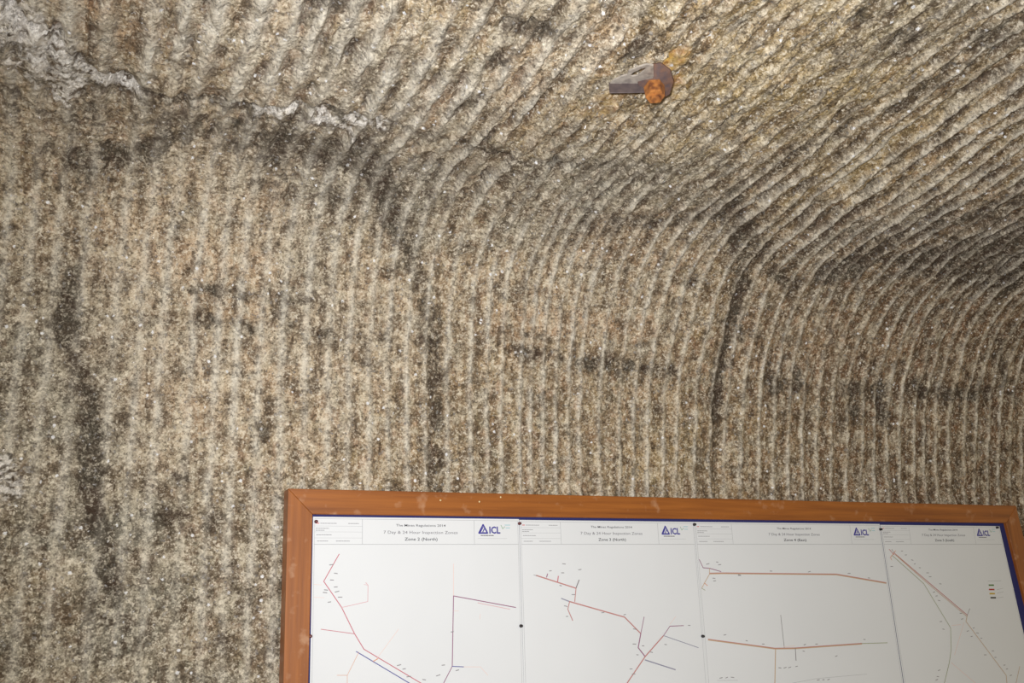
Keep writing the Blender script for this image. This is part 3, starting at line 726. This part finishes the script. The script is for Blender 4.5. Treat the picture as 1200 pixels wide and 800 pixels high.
SHEETS = [  # x left, x right top, x right bottom, first divider, second divider, zone line, label, depth
    (0.000, 0.5915, .586, .132, .4526, 'Zone 2 (North)', 'white Zone 2 map sheet beside the left frame, with red kinked line'),
    (0.5925, 1.1930, 1.190, .7239, 1.058, 'Zone 3 (North)', 'white Zone 3 map sheet with a red stepped line crossing an X-shaped junction'),
    (1.1940, 1.9625, 1.975, 1.3348, 1.8269, 'Zone 4 (East)', 'widest white map sheet, Zone 4, with two long nearly level tan lines'),
    (1.9645, 2.5510, 2.616, 2.0963, 2.414, 'Zone 5 (South)', 'white Zone 5 map sheet with steep diagonal line and small colour legend')]
HB = -.0665
for i, (xa, xb, xc, d1, d2, zone, label) in enumerate(SHEETS):
    zt = .0042 if i == 0 else (.002 if i < 3 else -.001)
    zb = -.838
    xl = {0: .004, 1: .586, 2: 1.190, 3: 1.978}[i]
    sh = Sheet([(xa, zt), (xb, zt), (xc, zb), (xl, zb)], .0005-.0002*(i % 2))
    sh.quad([(xa+.0040, zt-.0045), (xb-.004, zt-.0045), (xb-.004, zt-.0055), (xa+.004, zt-.0055)], 'rule')
    sh.line([(xa+.004, HB), (xb-.004, HB)], .0014, 'rule')
    sh.line([(xa+.0045, zt-.005), (xl+.006, zb+.006)], .001, 'rule')
    sh.line([(xb-.0045, zt-.005), (xc-.006, zb+.006)], .001, 'rule')
    sh.line([(xl+.006, zb+.006), (xc-.006, zb+.006)], .001, 'rule')
    for d in (d1, d2): sh.line([(d, zt-.005), (d, HB)], .0012, 'rule')
    for k, zz in enumerate((-.0195, -.0345, -.050)):
        sh.line([(xa+.004, zz), (d1, zz)], .0007, 'rule')
    # small print in the left box is unreadable in the photograph: strokes only
    for zz, a, bb in ((-.0125, .020, .062), (-.0125, .094, .122), (-.0255, .008, .042), (-.0305, .008, .030), (-.042, .010, .050), (-.058, .012, .040), (-.058, .062, .098)):
        f = (d1-xa)/.132
        x = xa+a*f
        while x < xa+bb*f:
            l = random.Random(int(x*1e4)).uniform(.003, .008)
            sh.line([(x, zz), (min(x+l, xa+bb*f), zz)], .0018, 'small'); x += l+.0018
    sh.line([(xa+.009, -.0125), (xa+.016, -.0125)], .0022, 'redmark')
    cx = (d1+d2)/2+.004; 
    sh.text('The Mines Regulations 2014', cx, -.0160, .142, .0062, 'text', .003)
    sh.text('7 Day & 24 Hour Inspection Zones', cx, -.0345, .212, .0080, 'softtext')
    sh.text(zone, cx, -.0525, .094, .0080, 'title', .008)
    # company logo: open triangle with a smaller one inside, three letters and a line of unreadable small print
    lx = d2+.014; lz = -.0355; s = .026
    sh.line([(lx, lz), (lx+s*.50, lz+s*.88)], .0042, 'logo'); sh.line([(lx+s*.50, lz+s*.88), (lx+s*1.0, lz)], .0042, 'logo'); sh.line([(lx+s, lz), (lx, lz)], .0042, 'logo')
    sh.line([(lx+s*.45, lz+.003), (lx+s*.62, lz+.011)], .0028, 'logo'); sh.line([(lx+s*.2, lz+.003), (lx+s*.5, lz+.016)], .002, 'logo')
    sh.text('ICL', lx+.0485, lz+.0085, .034, .0185, 'logo', .03)
    x = lx+.006
    for l in (.006, .004, .008, .005, .007):
        sh.line([(x, lz-.0068), (x+l, lz-.0068)], .0024, 'softtext'); x += l+.002
    sh.line([(lx+.068, lz+.022), (lx+.073, lz+.012)], .0016, 'leaf'); sh.line([(lx+.073, lz+.012), (lx+.080, lz+.018)], .0014, 'leaf')
    if d2+.115 < xb:
        sh.line([(lx+.080, lz+.0225), (lx+.096, lz+.0225)], .0018, 'teal'); sh.line([(lx+.083, lz+.0145), (lx+.095, lz+.0145)], .0018, 'teal')
    sh.line([(lx-.004, -.0505), (min(lx+.085, xb-.01), -.0505)], .0008, 'rule')
    lines, ticks = MAPS[i+1]
    for ink, w, pts in lines:
        sh.line(pts, w*.00105, ink)
    rr = random.Random(i)
    for tx, tz in ticks:
        l = rr.uniform(.006, .011); a = rr.uniform(-.25, .25)
        if tx-l/2 < xa+.002 or tx+l/2 > 2.62: continue
        sh.line([(tx-l/2, tz-a*l/2), (tx+l*.05, tz)], .0022, 'tick'); sh.line([(tx+l*.15, tz), (tx+l/2, tz+a*l/2)], .0022, 'tick')
    sh.build(label)

# ------------------------------------------------------------------ drawing pins
PINR = flat('dark red plastic pin head', (92, 40, 44), .3); PINB = flat('black plastic pin head', (34, 28, 30), .3)
STEEL = flat('pin steel', (170, 170, 172), .3, .9)
PINS = [(.0075, -.0085, PINR, 'dark red pin at the top left corner of the Zone 2 sheet'),
        (-.0005, -.293, PINR, 'dark red pin low on the left edge of the Zone 2 sheet beside the stile'),
        (.5915, -.0085, PINR, 'dark red pin at the top between the Zone 2 and Zone 3 sheets'),
        (.585, -.288, PINB, 'black pin lower down between the Zone 2 and Zone 3 sheets'),
        (1.1915, -.0065, PINB, 'black pin at the top between the Zone 3 and Zone 4 sheets'),
        (1.1875, -.338, PINB, 'black pin lower down between the Zone 3 and Zone 4 sheets'),
        (1.9605, -.0165, PINB, 'black pin at the top between the Zone 4 and Zone 5 sheets'),
        (2.534, -.0065, PINB, 'black pin at the top right corner of the Zone 5 sheet')]
for px, pz, mt, lb in PINS:
    p = empty('drawing_pin', (px, .0, pz)); tag(p, lb, 'drawing pin', 'drawing pins holding the mine maps')
    bm = bmesh.new()
    ring = [(.0, -.0095), (.0022, -.0093), (.0036, -.0085), (.0040, -.0075), (.0026, -.0060), (.0024, -.0040), (.0042, -.0026), (.0046, -.0016), (.0046, -.0006), (.0, -.0006)]
    seg = 16; V = []
    for r_, y_ in ring:
        V.append([bm.verts.new((r_*math.cos(2*PI*k/seg), y_, r_*math.sin(2*PI*k/seg))) for k in range(seg)])
    for a_, b_ in zip(V[:-1], V[1:]):
        for k in range(seg): bm.faces.new((a_[k], a_[(k+1) % seg], b_[(k+1) % seg], b_[k]))
    bmesh.ops.remove_doubles(bm, verts=bm.verts, dist=1e-6)
    mesh_obj('pin_head', bm, mt, p, smooth=True)
    bm = bmesh.new(); bmesh.ops.create_cone(bm, cap_ends=True, segments=8, radius1=.0005, radius2=.0005, depth=.006, matrix=Matrix.Translation((0, .001, 0)) @ Matrix.Rotation(PI/2, 4, 'X'))
    mesh_obj('pin_shaft', bm, STEEL, p)

# ------------------------------------------------------------------ rusty rock bolt in the roof
def rust_material(name, c0, c1, metal=.25, rough=.7):
    m, nt, b = nodes(name)
    co = N(nt, 'TexCoord').outputs['Object']
    n = N(nt, 'TexNoise', Scale=70., Detail=4.); nt.links.new(co, n.inputs['Vector'])
    r = N(nt, 'ValToRGB'); e = r.color_ramp.elements; e[0].position = .35; e[1].position = .65; e[0].color = lin(*c0); e[1].color = lin(*c1)
    nt.links.new(n.outputs[0], r.inputs[0]); nt.links.new(r.outputs[0], b.inputs['Base Color'])
    b.inputs['Roughness'].default_value = rough; b.inputs['Metallic'].default_value = metal
    bp = N(nt, 'Bump', Strength=.4, Distance=.002); nt.links.new(n.outputs[0], bp.inputs['Height']); nt.links.new(bp.outputs[0], b.inputs['Normal'])
    return m
RUSTD = rust_material('brown grey corroded steel', (78, 62, 62), (104, 74, 58))
RUSTO = rust_material('flaking orange rust', (104, 58, 28), (168, 108, 52), .0, .9)
STRAPM = rust_material('dull grey steel strap', (74, 64, 66), (92, 80, 78), .3, .55)
STRAPL = rust_material('pale steel strap', (146, 138, 132), (186, 178, 168), .2, .5)
bolt = empty('rock_bolt', (.512, -.952, .866))
tag(bolt, 'rusty rock bolt with plate, orange nut and bent strap in the ribbed roof', 'rock bolt')
def oriented(bm, axis, loc):
    q = Vector((0, 0, 1)).rotation_difference(Vector(axis).normalized())
    bm.transform(Matrix.Translation(loc) @ q.to_matrix().to_4x4())
# bearing plate: irregular dished plate, tipped out of the roof
pts = [(-.026, .040), (.010, .043), (.033, .030), (.040, .004), (.030, -.022), (.006, -.040), (-.022, -.036), (-.036, -.012), (-.036, .018)]
bm = bmesh.new(); n = len(pts)
a = [bm.verts.new((x, y, 0)) for x, y in pts]; b = [bm.verts.new((x, y, .006)) for x, y in pts]
ca = bm.verts.new((0, 0, .008)); cb = bm.verts.new((0, 0, .014))
for k in range(n):
    l = (k+1) % n
    bm.faces.new((a[k], a[l], ca)); bm.faces.new((b[l], b[k], cb)); bm.faces.new((a[k], b[k], b[l], a[l]))
oriented(bm, (-.36, -.55, -.75), (.006, .004, -.006))
mesh_obj('bearing_plate', bm, RUSTD, bolt, bevel=.0015)
bm = bmesh.new(); bmesh.ops.create_cone(bm, cap_ends=True, segments=6, radius1=.0235, radius2=.0215, depth=.034, matrix=Matrix.Translation((0, 0, .018)))
oriented(bm, (-.14, -.24, -.96), (-.002, .004, -.018))
mesh_obj('hex_nut', bm, RUSTO, bolt, bevel=.002)
bm = bmesh.new(); bmesh.ops.create_cone(bm, cap_ends=True, segments=16, radius1=.011, radius2=.010, depth=.075, matrix=Matrix.Translation((0, 0, .006)))
oriented(bm, (-.14, -.24, -.96), (-.002, .004, -.018))
mesh_obj('bolt_shank', bm, RUSTO, bolt, bevel=.001)
# bent strap: a pale flange lying under the roof and a dark leg turned down from its far edge
bm = bmesh.new()
def slab(P, z0, z1):
    A = [bm.verts.new((x, y, z0)) for x, y in P]; B = [bm.verts.new((x, y, z1)) for x, y in P]; m_ = len(P)
    bm.faces.new(A); bm.faces.new(B[::-1])
    for k in range(m_): bm.faces.new((A[k], A[(k+1) % m_], B[(k+1) % m_], B[k]))
slab([(-.0865, .0487), (-.086, .034), (-.078, .016), (-.069, .004), (-.056, .006), (-.046, -.002), (-.043, -.026), (-.047, -.046), (-.036, -.048), (-.012, -.012), (-.006, .016)], -.006, -.002)
slab([(-.064, .006), (-.070, .004), (-.074, -.010), (-.064, -.030), (-.052, -.046), (-.046, -.048), (-.043, -.044), (-.054, -.028), (-.062, -.010)], -.0062, -.002)
bmesh.ops.recalc_face_normals(bm, faces=bm.faces)
mesh_obj('strap_flange', bm, STRAPL, bolt)
bm = bmesh.new()
slab([(-.0885, .0500), (-.002, .0130), (-.001, .0160), (-.0875, .0530)], -.029, -.002)
mesh_obj('strap_leg', bm, STRAPM, bolt, bevel=.0012)


# ------------------------------------------------------------------ camera
F, YAW, PITCH, ROLL = 1117.59, 0.439469, 0.281385, -0.034718
POS = Vector((-0.583628, -2.493853, -0.264750))
fw = Vector((math.sin(YAW)*math.cos(PITCH), math.cos(YAW)*math.cos(PITCH), math.sin(PITCH)))
r0 = Vector((math.cos(YAW), -math.sin(YAW), 0)); u0 = r0.cross(fw)
c_, s_ = math.cos(ROLL), math.sin(ROLL)
rx = c_*r0+s_*u0; up = -s_*r0+c_*u0
cam = bpy.data.cameras.new('camera'); cam.sensor_width = 36; cam.sensor_fit = 'HORIZONTAL'; cam.lens = F/1200*36; cam.clip_start = .01
co = bpy.data.objects.new('camera', cam); C.objects.link(co)
co.matrix_world = Matrix(((rx.x, up.x, -fw.x, POS.x), (rx.y, up.y, -fw.y, POS.y), (rx.z, up.z, -fw.z, POS.z), (0, 0, 0, 1)))
scene.camera = co

# ------------------------------------------------------------------ light: the camera's flash and the roadway lamps
def aim(o, target):
    o.rotation_euler = (Vector(target)-o.location).to_track_quat('-Z', 'Y').to_euler()
fl = bpy.data.lights.new('camera_flash', 'SPOT'); fl.energy = FLASH_W; fl.spot_size = math.radians(105); fl.spot_blend = 1.; fl.shadow_soft_size = .018; fl.color = (.99, .99, 1.)
fo = bpy.data.objects.new('camera_flash', fl); C.objects.link(fo)
fo.location = POS+rx*(-.05)+up*.045-fw*.01
aim(fo, FLASH_AIM)
for i, (loc, tgt, e, sx, sy, col) in enumerate(LAMPS):
    al = bpy.data.lights.new('roadway_lamp', 'AREA'); al.shape = 'RECTANGLE'; al.size = sx; al.size_y = sy; al.energy = e; al.color = col
    ao = bpy.data.objects.new('roadway_lamp', al); C.objects.link(ao); ao.location = loc; aim(ao, tgt)
wd = bpy.data.worlds.new('mine_air'); scene.world = wd; wd.use_nodes = True
bg = wd.node_tree.nodes['Background']; bg.inputs[0].default_value = (1., .85, .56, 1); bg.inputs[1].default_value = AMBIENT

scene.view_settings.view_transform = 'Standard'; scene.view_settings.look = 'None'
scene.view_settings.exposure = 0; scene.view_settings.gamma = 1; scene.view_settings.use_curve_mapping = False
